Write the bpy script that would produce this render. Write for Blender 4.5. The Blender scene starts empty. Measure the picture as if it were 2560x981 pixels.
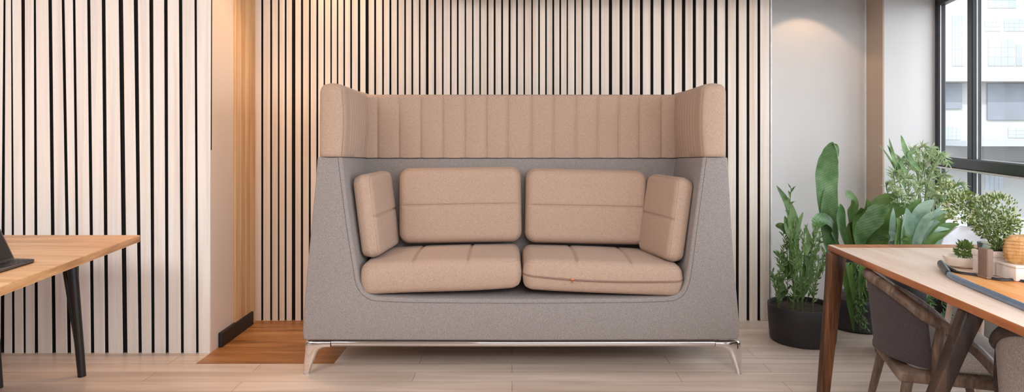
import bpy, bmesh, math, random
from mathutils import Vector, Matrix, noise as mnoise
C = bpy.context.scene.collection
random.seed(7)
PI = math.pi
F = 1625.0; CX = 1280.0; HY = 330.0; H = 1.25      # focal length (px), principal column, horizon row, eye height

def P(px, py, d):                                   # photograph position at distance d -> metres
    return Vector(((px-CX)/F*d, d, H-(py-HY)/F*d))
def X(px, d): return (px-CX)/F*d
def Z(py, d): return H-(py-HY)/F*d

# ------------------------------------------------------------------ materials
def srgb(r, g, b):
    def f(c):
        c /= 255.0
        return c/12.92 if c <= 0.04045 else ((c+0.055)/1.055)**2.4
    return (f(r), f(g), f(b), 1)
def new_mat(name):
    m = bpy.data.materials.new(name); m.use_nodes = True
    nt = m.node_tree; b = nt.nodes['Principled BSDF']
    return m, nt, b
def N(nt, t, **kw):
    n = nt.nodes.new(t)
    for k, v in kw.items():
        if k.startswith('_'): setattr(n, k[1:], v)
        else: n.inputs[k.replace('_', ' ')].default_value = v
    return n
def ramp(nt, src, stops):
    r = nt.nodes.new('ShaderNodeValToRGB'); e = r.color_ramp.elements
    while len(e) < len(stops): e.new(0.5)
    for i, (p, c) in enumerate(stops): e[i].position = p; e[i].color = c
    nt.links.new(src, r.inputs[0]); return r.outputs[0]
def coords(nt, scale=(1,1,1), loc=(0,0,0)):
    t = nt.nodes.new('ShaderNodeTexCoord'); mp = nt.nodes.new('ShaderNodeMapping')
    mp.inputs['Scale'].default_value = scale; mp.inputs['Location'].default_value = loc
    nt.links.new(t.outputs['Object'], mp.inputs['Vector']); return mp.outputs[0]
def bump(nt, b, src, strength, dist):
    n = N(nt, 'ShaderNodeBump', Strength=strength, Distance=dist)
    nt.links.new(src, n.inputs['Height']); nt.links.new(n.outputs[0], b.inputs['Normal'])
def plain(name, col, rough=0.5, metal=0.0, var=0.06, scale=20, spec=None):
    m, nt, b = new_mat(name)
    n = N(nt, 'ShaderNodeTexNoise', Scale=scale, Detail=3.0)
    nt.links.new(coords(nt), n.inputs['Vector'])
    lo = tuple(c*(1-var) for c in col[:3])+(1,); hi = tuple(min(1, c*(1+var)) for c in col[:3])+(1,)
    nt.links.new(ramp(nt, n.outputs[0], [(0.35, lo), (0.65, hi)]), b.inputs['Base Color'])
    b.inputs['Roughness'].default_value = rough; b.inputs['Metallic'].default_value = metal
    if spec is not None: b.inputs['Specular IOR Level'].default_value = spec
    return m
def fabric(name, lo, mid, hi, scale=900, strength=0.35):
    m, nt, b = new_mat(name)
    v1 = coords(nt, (0.45, 1, 1.0)); v2 = coords(nt, (1.0, 1, 0.45))
    n1 = N(nt, 'ShaderNodeTexNoise', Scale=scale, Detail=2.0); nt.links.new(v1, n1.inputs['Vector'])
    n2 = N(nt, 'ShaderNodeTexNoise', Scale=scale*0.9, Detail=2.0); nt.links.new(v2, n2.inputs['Vector'])
    mx = N(nt, 'ShaderNodeMath', _operation='ADD'); nt.links.new(n1.outputs[0], mx.inputs[0]); nt.links.new(n2.outputs[0], mx.inputs[1])
    hf = N(nt, 'ShaderNodeMath', _operation='MULTIPLY'); nt.links.new(mx.outputs[0], hf.inputs[0]); hf.inputs[1].default_value = 0.5
    nt.links.new(ramp(nt, hf.outputs[0], [(0.36, lo), (0.5, mid), (0.63, hi)]), b.inputs['Base Color'])
    b.inputs['Roughness'].default_value = 0.95; b.inputs['Specular IOR Level'].default_value = 0.1
    b.inputs['Sheen Weight'].default_value = 0.12; b.inputs['Sheen Roughness'].default_value = 0.5
    bump(nt, b, hf.outputs[0], strength, 0.0015)
    return m
def wood(name, dark, mid, light, stretch, rough=0.4, scale=1.0, spec=0.4):
    """stretch: small along the grain"""
    m, nt, b = new_mat(name)
    n1 = N(nt, 'ShaderNodeTexNoise', Scale=14.0*scale, Detail=5.0, Distortion=0.6); nt.links.new(coords(nt, stretch), n1.inputs['Vector'])
    n2 = N(nt, 'ShaderNodeTexNoise', Scale=90.0*scale, Detail=3.0); nt.links.new(coords(nt, stretch, (3, 1, 2)), n2.inputs['Vector'])
    a = N(nt, 'ShaderNodeMath', _operation='MULTIPLY_ADD'); a.inputs[1].default_value = 0.35; a.inputs[2].default_value = -0.175
    nt.links.new(n2.outputs[0], a.inputs[0])
    s = N(nt, 'ShaderNodeMath', _operation='ADD'); nt.links.new(n1.outputs[0], s.inputs[0]); nt.links.new(a.outputs[0], s.inputs[1])
    nt.links.new(ramp(nt, s.outputs[0], [(0.3, dark), (0.5, mid), (0.68, light)]), b.inputs['Base Color'])
    b.inputs['Roughness'].default_value = rough; b.inputs['Specular IOR Level'].default_value = spec
    return m
def leafmat(name, dark, light, rough=0.45, scale=9.0, trans=0.15):
    m, nt, b = new_mat(name)
    n = N(nt, 'ShaderNodeTexNoise', Scale=scale, Detail=3.0); nt.links.new(coords(nt), n.inputs['Vector'])
    nt.links.new(ramp(nt, n.outputs[0], [(0.32, dark), (0.68, light)]), b.inputs['Base Color'])
    b.inputs['Roughness'].default_value = rough
    tr = N(nt, 'ShaderNodeBsdfTranslucent'); tr.inputs['Color'].default_value = light
    mx = N(nt, 'ShaderNodeMixShader', Fac=trans)
    out = nt.nodes['Material Output']
    nt.links.new(b.outputs[0], mx.inputs[1]); nt.links.new(tr.outputs[0], mx.inputs[2]); nt.links.new(mx.outputs[0], out.inputs[0])
    return m

M = {}
M['tan'] = fabric('tan_melange_fabric', srgb(156,128,109), srgb(186,159,141), srgb(210,186,169))
M['grey'] = fabric('grey_melange_fabric', srgb(106,99,98), srgb(150,142,140), srgb(188,180,176))
M['tan_cord'] = plain('tan_cord', srgb(166,138,120), 0.9)
M['grey_cord'] = plain('grey_cord', srgb(112,101,97), 0.9)
M['chrome'] = plain('polished_chrome', srgb(228,226,226), 0.07, 1.0, 0.01)
M['zip'] = plain('zip_tape', srgb(150,118,104), 0.7)
M['copper'] = plain('copper_slider', srgb(200,128,96), 0.3, 0.8)
M['glide'] = plain('glide_plastic', srgb(150,160,190), 0.4)
M['slat'] = wood('cream_slat_veneer', srgb(224,207,193), srgb(237,223,211), srgb(244,233,223), (1,1,0.03), 0.55, 1.5, 0.25)
M['gap'] = plain('black_felt', srgb(18,15,15), 0.95, var=0.2)
M['slat_side'] = plain('brown_slat_edge', srgb(74,50,40), 0.8)
M['peach'] = plain('painted_plaster', srgb(232,214,200), 0.85, var=0.015, scale=4)
M['white_paint'] = plain('white_paint', srgb(212,209,208), 0.85, var=0.012, scale=4)
M['beige_shaded'] = plain('beige_shaded', srgb(190,166,146), 0.85, var=0.015, scale=4)  # beige of the pier's side, with its shaded tone put into the colour
M['slat_white'] = wood('white_slat_veneer', srgb(230,220,213), srgb(241,233,227), srgb(246,240,235), (1,1,0.03), 0.55, 1.5, 0.25)
M['oak_panel'] = wood('oak_wall_panel', srgb(196,150,106), srgb(218,176,132), srgb(230,194,152), (1,1,0.04), 0.5)
M['black'] = plain('black_paint', srgb(28,27,29), 0.5)
M['black_frame'] = plain('black_aluminium', srgb(40,42,47), 0.35, 0.3)
M['lamp_trim'] = plain('pale_trim', srgb(240,238,238), 0.5)
M['table_l'] = wood('oak_tabletop', srgb(200,146,98), srgb(228,176,126), srgb(240,196,150), (0.10,1.0,1.0), 0.42, 0.9)
M['table_l_edge'] = wood('oak_table_edge', srgb(176,124,80), srgb(212,158,108), srgb(230,182,134), (1.0,0.08,1.0), 0.42, 0.9)
M['table_r'] = wood('pale_oak_top', srgb(226,196,174), srgb(240,216,199), srgb(247,228,214), (1.0,0.10,1.0), 0.4, 0.9)
M['table_r_edge'] = wood('brown_oak_edge', srgb(140,82,46), srgb(172,104,60), srgb(196,130,84), (1.0,0.1,0.6), 0.4)
M['walnut'] = wood('walnut_leg', srgb(50,32,22), srgb(94,60,38), srgb(134,88,56), (1,1,0.06), 0.4, 2.0)
M['dark_leg'] = wood('dark_leg', srgb(38,28,25), srgb(58,44,39), srgb(84,64,54), (1,1,0.08), 0.4, 2.0)
M['leg_black'] = plain('black_leg', srgb(30,26,25), 0.35)
M['charcoal'] = plain('charcoal_planter', srgb(44,41,43), 0.55)
M['greypot'] = plain('slate_planter', srgb(70,67,74), 0.5)
M['soil'] = plain('soil', srgb(60,46,34), 1.0, var=0.5, scale=60)
M['leaf_deep'] = leafmat('deep_green_leaf', srgb(56,88,34), srgb(104,136,68))
M['leaf_banana'] = leafmat('banana_leaf', srgb(74,118,62), srgb(132,168,118), 0.4, 14)
def veins(m, sc, ang, amt):
    nt = m.node_tree; b = nt.nodes['Principled BSDF']; src = b.inputs['Base Color'].links[0].from_socket
    t = nt.nodes.new('ShaderNodeTexCoord'); mp = nt.nodes.new('ShaderNodeMapping'); mp.inputs['Rotation'].default_value = (0, ang, 0)
    nt.links.new(t.outputs['Object'], mp.inputs['Vector']); w = N(nt, 'ShaderNodeTexWave', Scale=sc, Distortion=1.5, Detail=1.0); w.bands_direction = 'Z'
    nt.links.new(mp.outputs[0], w.inputs['Vector']); r = ramp(nt, w.outputs['Fac'], [(0.0,(1-amt,1-amt,1-amt,1)),(0.8,(1,1,1,1))])
    mx = nt.nodes.new('ShaderNodeMix'); mx.data_type = 'RGBA'; mx.blend_type = 'MULTIPLY'; mx.inputs[0].default_value = 1.0
    nt.links.new(src, mx.inputs[6]); nt.links.new(r, mx.inputs[7]); nt.links.new(mx.outputs[2], b.inputs['Base Color'])
veins(M['leaf_banana'], 22, 0.5, 0.28)
M['leaf_mid'] = leafmat('mid_green_leaf', srgb(66,102,52), srgb(128,158,100), 0.5, 25)
M['leaf_pale'] = leafmat('pale_fern_leaf', srgb(104,138,76), srgb(198,212,170), 0.6, 30, 0.25)
M['leaf_blue'] = leafmat('blue_green_leaf', srgb(92,130,104), srgb(176,200,182), 0.4, 12, 0.2)
M['leaf_bush'] = leafmat('bush_leaf', srgb(62,94,36), srgb(132,156,80), 0.6, 60, 0.2)
M['leaf_fleck'] = leafmat('fleck_leaf', srgb(188,196,150), srgb(228,230,208), 0.6, 60, 0.2)
M['stem'] = plain('green_stem', srgb(96,118,62), 0.6)
M['screen'] = plain('dark_screen', srgb(34,33,34), 0.25)
M['laptop'] = plain('graphite_case', srgb(92,86,84), 0.4, 0.3)
M['laptop_edge'] = plain('black_case', srgb(22,20,21), 0.4)
M['orange'] = wood('orange_wood', srgb(226,142,70), srgb(240,166,96), srgb(246,190,130), (1,0.12,1), 0.4)
M['steel_blue'] = plain('blue_grey_rim', srgb(128,150,178), 0.25, 0.5)
M['dark_tip'] = plain('dark_grey_metal', srgb(62,62,66), 0.3, 0.5)
M['whitebox'] = plain('blush_ceramic', srgb(246,236,230), 0.5)
M['beige_dish'] = plain('beige_ceramic', srgb(234,218,206), 0.5)
M['taupe'] = plain('taupe_block', srgb(138,118,106), 0.6)
M['rattan'] = wood('tan_rattan', srgb(180,130,78), srgb(208,160,104), srgb(228,186,132), (1,1,0.15), 0.6, 2.5)
M['chair_grey'] = fabric('charcoal_chair_fabric', srgb(58,52,54), srgb(80,73,75), srgb(98,91,92))
M['linen'] = fabric('grey_linen', srgb(140,131,126), srgb(168,159,153), srgb(192,184,177), 400)
M['seat_linen'] = fabric('pale_linen', srgb(176,168,162), srgb(206,199,193), srgb(226,220,215), 400)
M['bent'] = wood('bent_brown_wood', srgb(84,66,56), srgb(116,96,83), srgb(146,126,112), (1,1,0.2), 0.4, 1.5)
M['shellwhite'] = plain('white_shell', srgb(226,226,232), 0.4)
M['concrete'] = plain('pale_concrete', srgb(150,152,156), 0.9, var=0.05, scale=0.7)
M['facade'] = plain('cream_facade', srgb(160,158,156), 0.9, var=0.03, scale=0.5)
M['facade_grey'] = plain('grey_shutter', srgb(116,120,128), 0.8, var=0.08, scale=1.5)
M['facade_glass'] = plain('pale_window_glass', srgb(146,153,162), 0.2, var=0.15, scale=1.2)
M['ground'] = plain('street_paving', srgb(140,140,140), 0.9)

def glass_mat():
    m, nt, b = new_mat('window_glass'); nt.nodes.remove(b)
    t = N(nt, 'ShaderNodeBsdfTransparent', Color=(0.96,0.98,0.99,1)); g = N(nt, 'ShaderNodeBsdfGlossy', Roughness=0.02)
    fr = N(nt, 'ShaderNodeFresnel', IOR=1.25); mx = N(nt, 'ShaderNodeMixShader')
    ge = nt.nodes.new('ShaderNodeNewGeometry'); fac = N(nt, 'ShaderNodeMath', _operation='MULTIPLY'); inv = N(nt, 'ShaderNodeMath', _operation='SUBTRACT')
    inv.inputs[0].default_value = 1.0; nt.links.new(ge.outputs['Backfacing'], inv.inputs[1])
    nt.links.new(fr.outputs[0], fac.inputs[0]); nt.links.new(inv.outputs[0], fac.inputs[1]); nt.links.new(fac.outputs[0], mx.inputs[0]); nt.links.new(t.outputs[0], mx.inputs[1]); nt.links.new(g.outputs[0], mx.inputs[2])
    nt.links.new(mx.outputs[0], nt.nodes['Material Output'].inputs[0]); return m
M['glass'] = glass_mat()

def floor_mat():
    m, nt, b = new_mat('oak_plank_floor')
    br = N(nt, 'ShaderNodeTexBrick', Scale=1.0, _offset=0.37)
    br.inputs['Brick Width'].default_value = 1.35; br.inputs['Row Height'].default_value = 0.125
    br.inputs['Mortar Size'].default_value = 0.0018; br.inputs['Bias'].default_value = 0.0
    br.inputs['Color1'].default_value = srgb(230,214,203); br.inputs['Color2'].default_value = srgb(216,198,185); br.inputs['Mortar'].default_value = srgb(168,146,130)
    nt.links.new(coords(nt), br.inputs['Vector'])
    n = N(nt, 'ShaderNodeTexNoise', Scale=16.0, Detail=6.0, Distortion=0.5); nt.links.new(coords(nt, (0.07,1,1)), n.inputs['Vector'])
    r = ramp(nt, n.outputs[0], [(0.3, (0.78,0.74,0.70,1)), (0.7, (1.1,1.08,1.06,1))])
    mx = nt.nodes.new('ShaderNodeMix'); mx.data_type = 'RGBA'; mx.blend_type = 'MULTIPLY'; mx.inputs[0].default_value = 1.0
    nt.links.new(br.outputs[0], mx.inputs[6]); nt.links.new(r, mx.inputs[7]); nt.links.new(mx.outputs[2], b.inputs['Base Color'])
    b.inputs['Roughness'].default_value = 0.33; b.inputs['Specular IOR Level'].default_value = 0.45
    return m
M['floor'] = floor_mat()
M['floor_warm_glow'] = wood('warm_glow_boards', srgb(128,84,46), srgb(166,112,64), srgb(196,142,88), (0.08,1.0,1.0), 0.4, 1.1)  # warm lamp glow on the recess floor, put into the wood colour

# ------------------------------------------------------------------ object helpers
def obj(name, geo, mat, parent=None, smooth=False, loc=None):
    """link one mesh object; geo = (verts, faces) in world metres; origin at its parent's origin (or loc)"""
    vs, fs = geo
    o0 = Vector(loc) if loc is not None else (parent_origin(parent) if parent else Vector((0,0,0)))
    me = bpy.data.meshes.new(name)
    me.from_pydata([tuple(Vector(v)-o0) for v in vs], [], fs); 
    bm = bmesh.new(); bm.from_mesh(me); bmesh.ops.recalc_face_normals(bm, faces=bm.faces); bm.to_mesh(me); bm.free()
    if smooth:
        for p in me.polygons: p.use_smooth = True
        if smooth is not True: me.set_sharp_from_angle(angle=smooth)
    for m in (mat if isinstance(mat, (list, tuple)) else [mat]): me.materials.append(m)
    o = bpy.data.objects.new(name, me); C.objects.link(o)
    if parent: o.parent = parent
    else: o.location = o0
    return o
def parent_origin(p):
    v = Vector((0,0,0))
    while p is not None: v += Vector(p.location); p = p.parent
    return v
def tag(o, label=None, cat=None, group=None, kind=None):
    if label: o['label'] = label
    if cat: o['category'] = cat
    if group: o['group'] = group
    if kind: o['kind'] = kind
    return o
def thing(name, loc, label, cat, group=None):
    o = bpy.data.objects.new(name, None); o.empty_display_size = 0.1; C.objects.link(o); o.location = loc
    return tag(o, label, cat, group)
def join(*gs):
    V, Fs = [], []
    for vs, fs in gs:
        n = len(V); V += [Vector(v) for v in vs]; Fs += [tuple(i+n for i in f) for f in fs]
    return V, Fs
def xf(geo, m): return [m @ Vector(v) for v in geo[0]], geo[1]
def box(x0, x1, y0, y1, z0, z1, bev=0.0, seg=2):
    vs = [(x,y,z) for z in (z0,z1) for y in (y0,y1) for x in (x0,x1)]
    fs = [(0,2,3,1),(4,5,7,6),(0,1,5,4),(2,6,7,3),(0,4,6,2),(1,3,7,5)]
    g = ([Vector(v) for v in vs], fs)
    return bevel(g, bev, seg) if bev else g
def bevel(geo, w, seg=2, angle=0.5):
    bm = bmesh.new(); vs = [bm.verts.new(v) for v in geo[0]]
    for f in geo[1]:
        try: bm.faces.new([vs[i] for i in f])
        except ValueError: pass
    bmesh.ops.recalc_face_normals(bm, faces=bm.faces)
    es = [e for e in bm.edges if len(e.link_faces) == 2 and e.calc_face_angle(0) > angle]
    bmesh.ops.bevel(bm, geom=es, offset=w, segments=seg, profile=0.5, affect='EDGES', clamp_overlap=True)
    bm.verts.index_update()
    out = ([v.co.copy() for v in bm.verts], [tuple(v.index for v in f.verts) for f in bm.faces]); bm.free(); return out
def prism(poly, y0, y1):                             # polygon in XZ, extruded along Y
    n = len(poly)
    vs = [Vector((x,y0,z)) for x,z in poly]+[Vector((x,y1,z)) for x,z in poly]
    return vs, [tuple(range(n)), tuple(range(2*n-1,n-1,-1))]+[(i,(i+1)%n,n+(i+1)%n,n+i) for i in range(n)]
def slab(poly, z0, z1):                              # polygon in XY, extruded along Z
    n = len(poly)
    vs = [Vector((x,y,z0)) for x,y in poly]+[Vector((x,y,z1)) for x,y in poly]
    return vs, [tuple(range(n)), tuple(range(2*n-1,n-1,-1))]+[(i,(i+1)%n,n+(i+1)%n,n+i) for i in range(n)]
def tube(path, rad, n=10, closed=False, flat=1.0, caps=True):
    path = [Vector(p) for p in path]; m = len(path)
    rad = [rad]*m if not isinstance(rad, (list,tuple)) else rad
    vs, fs = [], []; prev = None
    for i, p in enumerate(path):
        a = path[(i-1)%m] if (closed or i) else p; b = path[(i+1)%m] if (closed or i < m-1) else p
        t = (b-a).normalized()
        if prev is None:
            ref = Vector((0,0,1)) if abs(t.z) < 0.9 else Vector((0,1,0)); u = t.cross(ref).normalized()
        else: u = (prev-t*prev.dot(t)).normalized()
        prev = u; w = t.cross(u)
        for k in range(n):
            an = 2*PI*k/n; vs.append(p+(u*math.cos(an)+w*math.sin(an)*flat)*rad[i])
    for i in range(m if closed else m-1):
        for k in range(n):
            j = (i+1)%m; fs.append((i*n+k, i*n+(k+1)%n, j*n+(k+1)%n, j*n+k))
    if caps and not closed: fs += [tuple(range(n)), tuple(range((m-1)*n+n-1,(m-1)*n-1,-1))]
    return vs, fs
def lathe(prof, cx, cy, n=48, sx=1.0, sy=1.0):       # prof [(r,z)]
    vs, fs = [], []; m = len(prof)
    for r, z in prof:
        for k in range(n): a = 2*PI*k/n; vs.append(Vector((cx+r*sx*math.cos(a), cy+r*sy*math.sin(a), z)))
    for i in range(m-1):
        for k in range(n): fs.append((i*n+k, i*n+(k+1)%n, (i+1)*n+(k+1)%n, (i+1)*n+k))
    fs += [tuple(range(n)), tuple(range((m-1)*n+n-1,(m-1)*n-1,-1))]
    return vs, fs
def crom(pts, sub=6):                                # Catmull-Rom through points
    pts = [Vector(p) for p in pts]; out = []
    for i in range(len(pts)-1):
        p0 = pts[max(i-1,0)]; p1 = pts[i]; p2 = pts[i+1]; p3 = pts[min(i+2,len(pts)-1)]
        for k in range(sub):
            t = k/sub
            out.append(0.5*((2*p1)+(p2-p0)*t+(2*p0-5*p1+4*p2-p3)*t*t+(3*p1-p0-3*p2+p3)*t**3))
    out.append(pts[-1]); return out

# cushion: rounded-rectangle plan (corner R) with rounded edges (r), puffed faces and stitched grooves
def axis_samples(half, R, r, n, extra):
    s = []
    for k in range(6): s.append(half-r+r*math.sin(PI/2*k/5))
    if R > r+1e-4: s += [half-R+(R-r)*k/3 for k in range(4)]
    pos = sorted(set(round(v,6) for v in s)); inner = half-max(R,r)
    core = [-inner+2*inner*k/n for k in range(n+1)]
    allv = [-v for v in pos]+core+pos
    for e in extra: allv += [e+d for d in (-0.02,-0.012,-0.007,-0.0035,0,0.0035,0.007,0.012,0.02) if abs(e+d) < half-r]
    allv = sorted(allv); out = [allv[0]]
    for v in allv[1:]:
        if v-out[-1] > 0.0012: out.append(v)
    out[0] = -half; out[-1] = half
    return out
def rmap(x, y, a, b, R):
    cx = max(-(a-R), min(a-R, x)); cy = max(-(b-R), min(b-R, y))
    qx = (x-cx)/R; qy = (y-cy)/R; m = max(abs(qx), abs(qy))
    if m < 1e-9: return x, y, R*2 if (a-abs(x) > R and b-abs(y) > R) else min(a-abs(x), b-abs(y))
    L = math.hypot(qx, qy); k = m/L if L > 0 else 1
    return cx+qx*k*R, cy+qy*k*R, R*(1-m)
def cushion(a, b, h, R, r, puff=0.02, nx=14, ny=12, grooves_x=(), grooves_y=(), gd=0.008, gw=0.006, deform=None, puff_back=None):
    xs = axis_samples(a, R, r, nx, grooves_x); ys = axis_samples(b, R, r, ny, grooves_y)
    nX, nY = len(xs), len(ys); vs, fs = [], []
    if puff_back is None: puff_back = puff
    def zc(x, y, s, sgn):
        z = h if s >= r else h-r+math.sqrt(max(0, r*r-(r-s)**2))
        p = puff if sgn > 0 else puff_back
        e = max(0, 1-(x/a)**2)*max(0, 1-(y/b)**2)
        z += p*math.sqrt(e)*0.6+p*e*0.4
        fade = min(1, s/(r*1.0))
        for gx in (grooves_x if sgn > 0 else ()): z -= gd*fade*math.exp(-((x-gx)/gw)**2)
        for gy in (grooves_y if sgn > 0 else ()): z -= gd*fade*math.exp(-((y-gy)/gw)**2)
        return z*sgn
    for sgn in (1, -1):
        for y in ys:
            for x in xs:
                px, py, s = rmap(x, y, a, b, R); vs.append(Vector((px, py, zc(px, py, s, sgn))))
    for sgn in (0, 1):
        o = sgn*nX*nY
        for j in range(nY-1):
            for i in range(nX-1):
                q = (o+j*nX+i, o+j*nX+i+1, o+(j+1)*nX+i+1, o+(j+1)*nX+i); fs.append(q if sgn == 0 else q[::-1])
    ring = [i for i in range(nX)]+[j*nX+nX-1 for j in range(1,nY)]+[(nY-1)*nX+i for i in range(nX-2,-1,-1)]+[j*nX for j in range(nY-2,0,-1)]
    K = 4; prev = ring
    for k in range(1, K+1):
        if k == K: cur = [i+nX*nY for i in ring]
        else:
            cur = []
            for i in ring:
                t = k/K; v = vs[i]*(1-t)+vs[i+nX*nY]*t
                bl = 4*t*(1-t)*0.004; v = v+Vector((v.x/a*bl, v.y/b*bl, 0)); cur.append(len(vs)); vs.append(v)
        for q in range(len(ring)):
            q2 = (q+1) % len(ring); fs.append((prev[q], cur[q], cur[q2], prev[q2]))
        prev = cur
    if deform: vs = [Vector(deform(v)) for v in vs]
    return vs, fs
def contour(a, b, R, ins, n=8):
    pts = []; a2, b2, R2 = a-ins, b-ins, max(R-ins, 0.002)
    for cx, cy, a0 in ((a2-R2,b2-R2,0),(-(a2-R2),b2-R2,PI/2),(-(a2-R2),-(b2-R2),PI),(a2-R2,-(b2-R2),1.5*PI)):
        for k in range(n+1):
            an = a0+PI/2*k/n; pts.append(Vector((cx+R2*math.cos(an), cy+R2*math.sin(an), 0)))
    out = []
    for i, p in enumerate(pts):
        q = pts[(i+1)%len(pts)]; out.append(p); L = (q-p).length
        if L > 0.06:
            m = int(L/0.04)
            out += [p+(q-p)*k/m for k in range(1,m)]
    return out
def piping(a, b, h, R, r, sgn=1, rad=0.0022, deform=None):
    s = r*0.29; z = h-r+math.sqrt(r*r-(r-s)**2)
    pts = [Vector((p.x, p.y, sgn*z)) for p in contour(a, b, R, s)]
    if deform: pts = [Vector(deform(p)) for p in pts]
    return tube(pts, rad, 6, closed=True)

# leaves
def leaf(path, width, normal, fold=0.25, prof=None, n=12, wave=0.0):
    """blade along a smooth path; normal = rough facing of the blade"""
    pts = crom(path, max(2, n//max(1,len(path)-1))); m = len(pts); vs, fs = [], []
    nr = Vector(normal).normalized(); ph = random.random()*6
    for i, p in enumerate(pts):
        t = i/(m-1); a = pts[max(i-1,0)]; b = pts[min(i+1,m-1)]; tan = (b-a).normalized()
        side = tan.cross(nr); side = side.normalized() if side.length > 1e-4 else Vector((1,0,0))
        up = side.cross(tan).normalized()
        w = width*(prof(t) if prof else math.sin(PI*min(1,max(0,t))**0.75)**0.8 if 0 < t < 1 else 0.02)
        w = max(w, width*0.015)
        for k in (-1,-0.5,0,0.5,1):
            vs.append(p+side*(w*k*0.5)+up*(abs(k)*w*fold*0.5+wave*w*math.sin(14*t+ph)*abs(k)*(1 if k > 0 else -1)))
    for i in range(m-1):
        for k in range(4): fs.append((i*5+k, i*5+k+1, (i+1)*5+k+1, (i+1)*5+k))
    return vs, fs
def rnd(a, b): return a+(b-a)*random.random()
def small_leaf(p, d, L, w, nrm):
    d = d.normalized(); s = d.cross(nrm)
    if s.length < 1e-3: s = d.orthogonal()
    s = s.normalized(); u = s.cross(d).normalized()
    q = [p, p+d*L*0.4+s*w/2+u*w*0.15, p+d*L, p+d*L*0.4-s*w/2+u*w*0.15, p+d*L*0.45-u*w*0.1]
    return q, [(0,1,4),(1,2,4),(2,3,4),(3,0,4)]
def sprig(path, nleaf, L, w, start=0.15, spread=0.9):
    pts = crom(path, 6); gs = []
    for i in range(nleaf):
        t = start+(1-start)*(i+0.5)/nleaf; q = t*(len(pts)-1); k = min(int(q), len(pts)-2)
        p = pts[k].lerp(pts[k+1], q-k); tan = (pts[k+1]-pts[k]).normalized()
        o = Vector((rnd(-1,1),rnd(-1,1),rnd(-0.3,0.5))); d = tan*(1-spread*0.5)+o*spread
        gs.append(small_leaf(p, d, L*rnd(0.7,1.2), w*rnd(0.7,1.2), Vector((rnd(-.4,.4),-1,rnd(0,.8)))))
    return gs, tube(pts, 0.0022, 5)

# ================================================================== SETTING
DB = 4.30; DL = 3.67; XR = X(527, DL); ZT = 2.75
tag(obj('floor', box(-3.7,3.2,-3.5,5.0,-0.1,0), M['floor']), kind='structure')
tag(obj('wall_front', box(-3.7,3.2,-3.6,-3.5,0,ZT), M['white_paint'], loc=(0,-3.5,0)), kind='structure')
tag(obj('floor_glow_patch', box(XR,-0.96,3.50,4.30,-0.02,0.0015), M['floor_warm_glow'], loc=(XR,3.5,0)), kind='structure')  # separate board area tinted like the pool of warm light
tag(obj('ceiling_shade_block', box(-0.45,2.85,3.74,4.16,2.13,ZT), M['white_paint'], loc=(1,3.74,ZT)), kind='structure')  # unseen block added to shade the top of the slatted wall
ceil_o = tag(obj('ceiling', box(-3.7,3.2,-3.5,5.0,ZT,ZT+0.1), M['white_paint']), kind='structure')

# back wall with its slats
gaps_b = [(633,636),(652.8,657.8),(675.2,679.9),(694.5,698.2),(711.5,716),(729.5,738),(752,757.5),(772,776.6),(790.8,795.3),(808.8,812.4),(825.8,829.4),(842,845.4),(858.4,862.3),(875.5,879.7),(894.5,900.3),(913.7,921.4),(935.4,940),(955.4,959.5),(973.5,978.2),(992.3,996.4),(1010.6,1014.7),(1028.5,1032.8),(1047.2,1051),(1064.7,1071.2),(1085,1090),(1105,1108.8),(1125,1128.8),(1142.3,1146.4),(1161.7,1165.3),(1180,1183.8),(1198.4,1202),(1216.8,1220.9),(1234.2,1238.7),(1253,1257.4),(1271.5,1276.3),(1290.2,1294.5),(1308.7,1312.4),(1328.3,1332),(1345.7,1349.5),(1363,1367),(1381,1385.4),(1398.5,1402.6),(1416.6,1419.8),(1435.9,1439.8),(1453.7,1457.8),(1475.2,1480.4),(1497.8,1502.7),(1522.2,1530.2),(1549,1556),(1573.7,1581),(1600,1607.2),(1626.3,1633.4),(1652.7,1660.5),(1679.2,1685.9),(1705,1713.3),(1732,1739.8),(1758.8,1766.2),(1785,1793.2),(1813.2,1820),(1840,1847),(1866.8,1873.5),(1894,1900.5)]
wb = tag(obj('wall_back', box(XR, X(1929,DB), DB+0.012, DB+0.15, 0, ZT), M['gap'], loc=(0,DB,0)), kind='structure')
def slats(gaps_t, gaps_bm, x0t, x0b, x1t, x1b, d, depth, ztop, rnd_tone=0):
    L = [((x0t, x0b))]; R = []
    vs, fs, mi = [], [], []
    tl, bl = x0t, x0b
    for gt, gb in list(zip(gaps_t, gaps_bm))+[((x1t,0),(x1b,0))]:
        zt, zb = ztop, 0.0
        # photo rows: top measured at y=80, bottom at y=800 -> extend linearly to wall height
        ya, yb = Z(80,d), Z(800,d)
        def ext(pa, pb, z): return X(pa+(pb-pa)*(ya-z)/(ya-yb), d)
        n = len(vs); bv = 0.002
        for z in (zb, zt):
            a, b = ext(tl,bl,z), ext(gt[0],gb[0],z)
            vs += [Vector((a,d+depth,z)),Vector((a,d+bv,z)),Vector((a+bv,d,z)),Vector((b-bv,d,z)),Vector((b,d+bv,z)),Vector((b,d+depth,z))]
        for k in range(5): fs.append((n+k,n+k+1,n+7+k,n+6+k)); mi.append(1 if k in (0,4) else 0)
        fs += [(n+5,n+4,n+3,n+2,n+1,n),(n+6,n+7,n+8,n+9,n+10,n+11)]; mi += [0,0]
        tl, bl = gt[1], gb[1]
    return vs, fs, mi
vs, fs, mi = slats(gaps_b, gaps_b, 622, 622, 1924, 1924, DB-0.004, 0.016, ZT)
sl = obj('slats', (vs,fs), [M['slat'], M['slat_side']], wb)
for p, k in zip(sl.data.polygons, mi): p.material_index = k
tag(sl, 'cream vertical slats with dark gaps')

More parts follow.
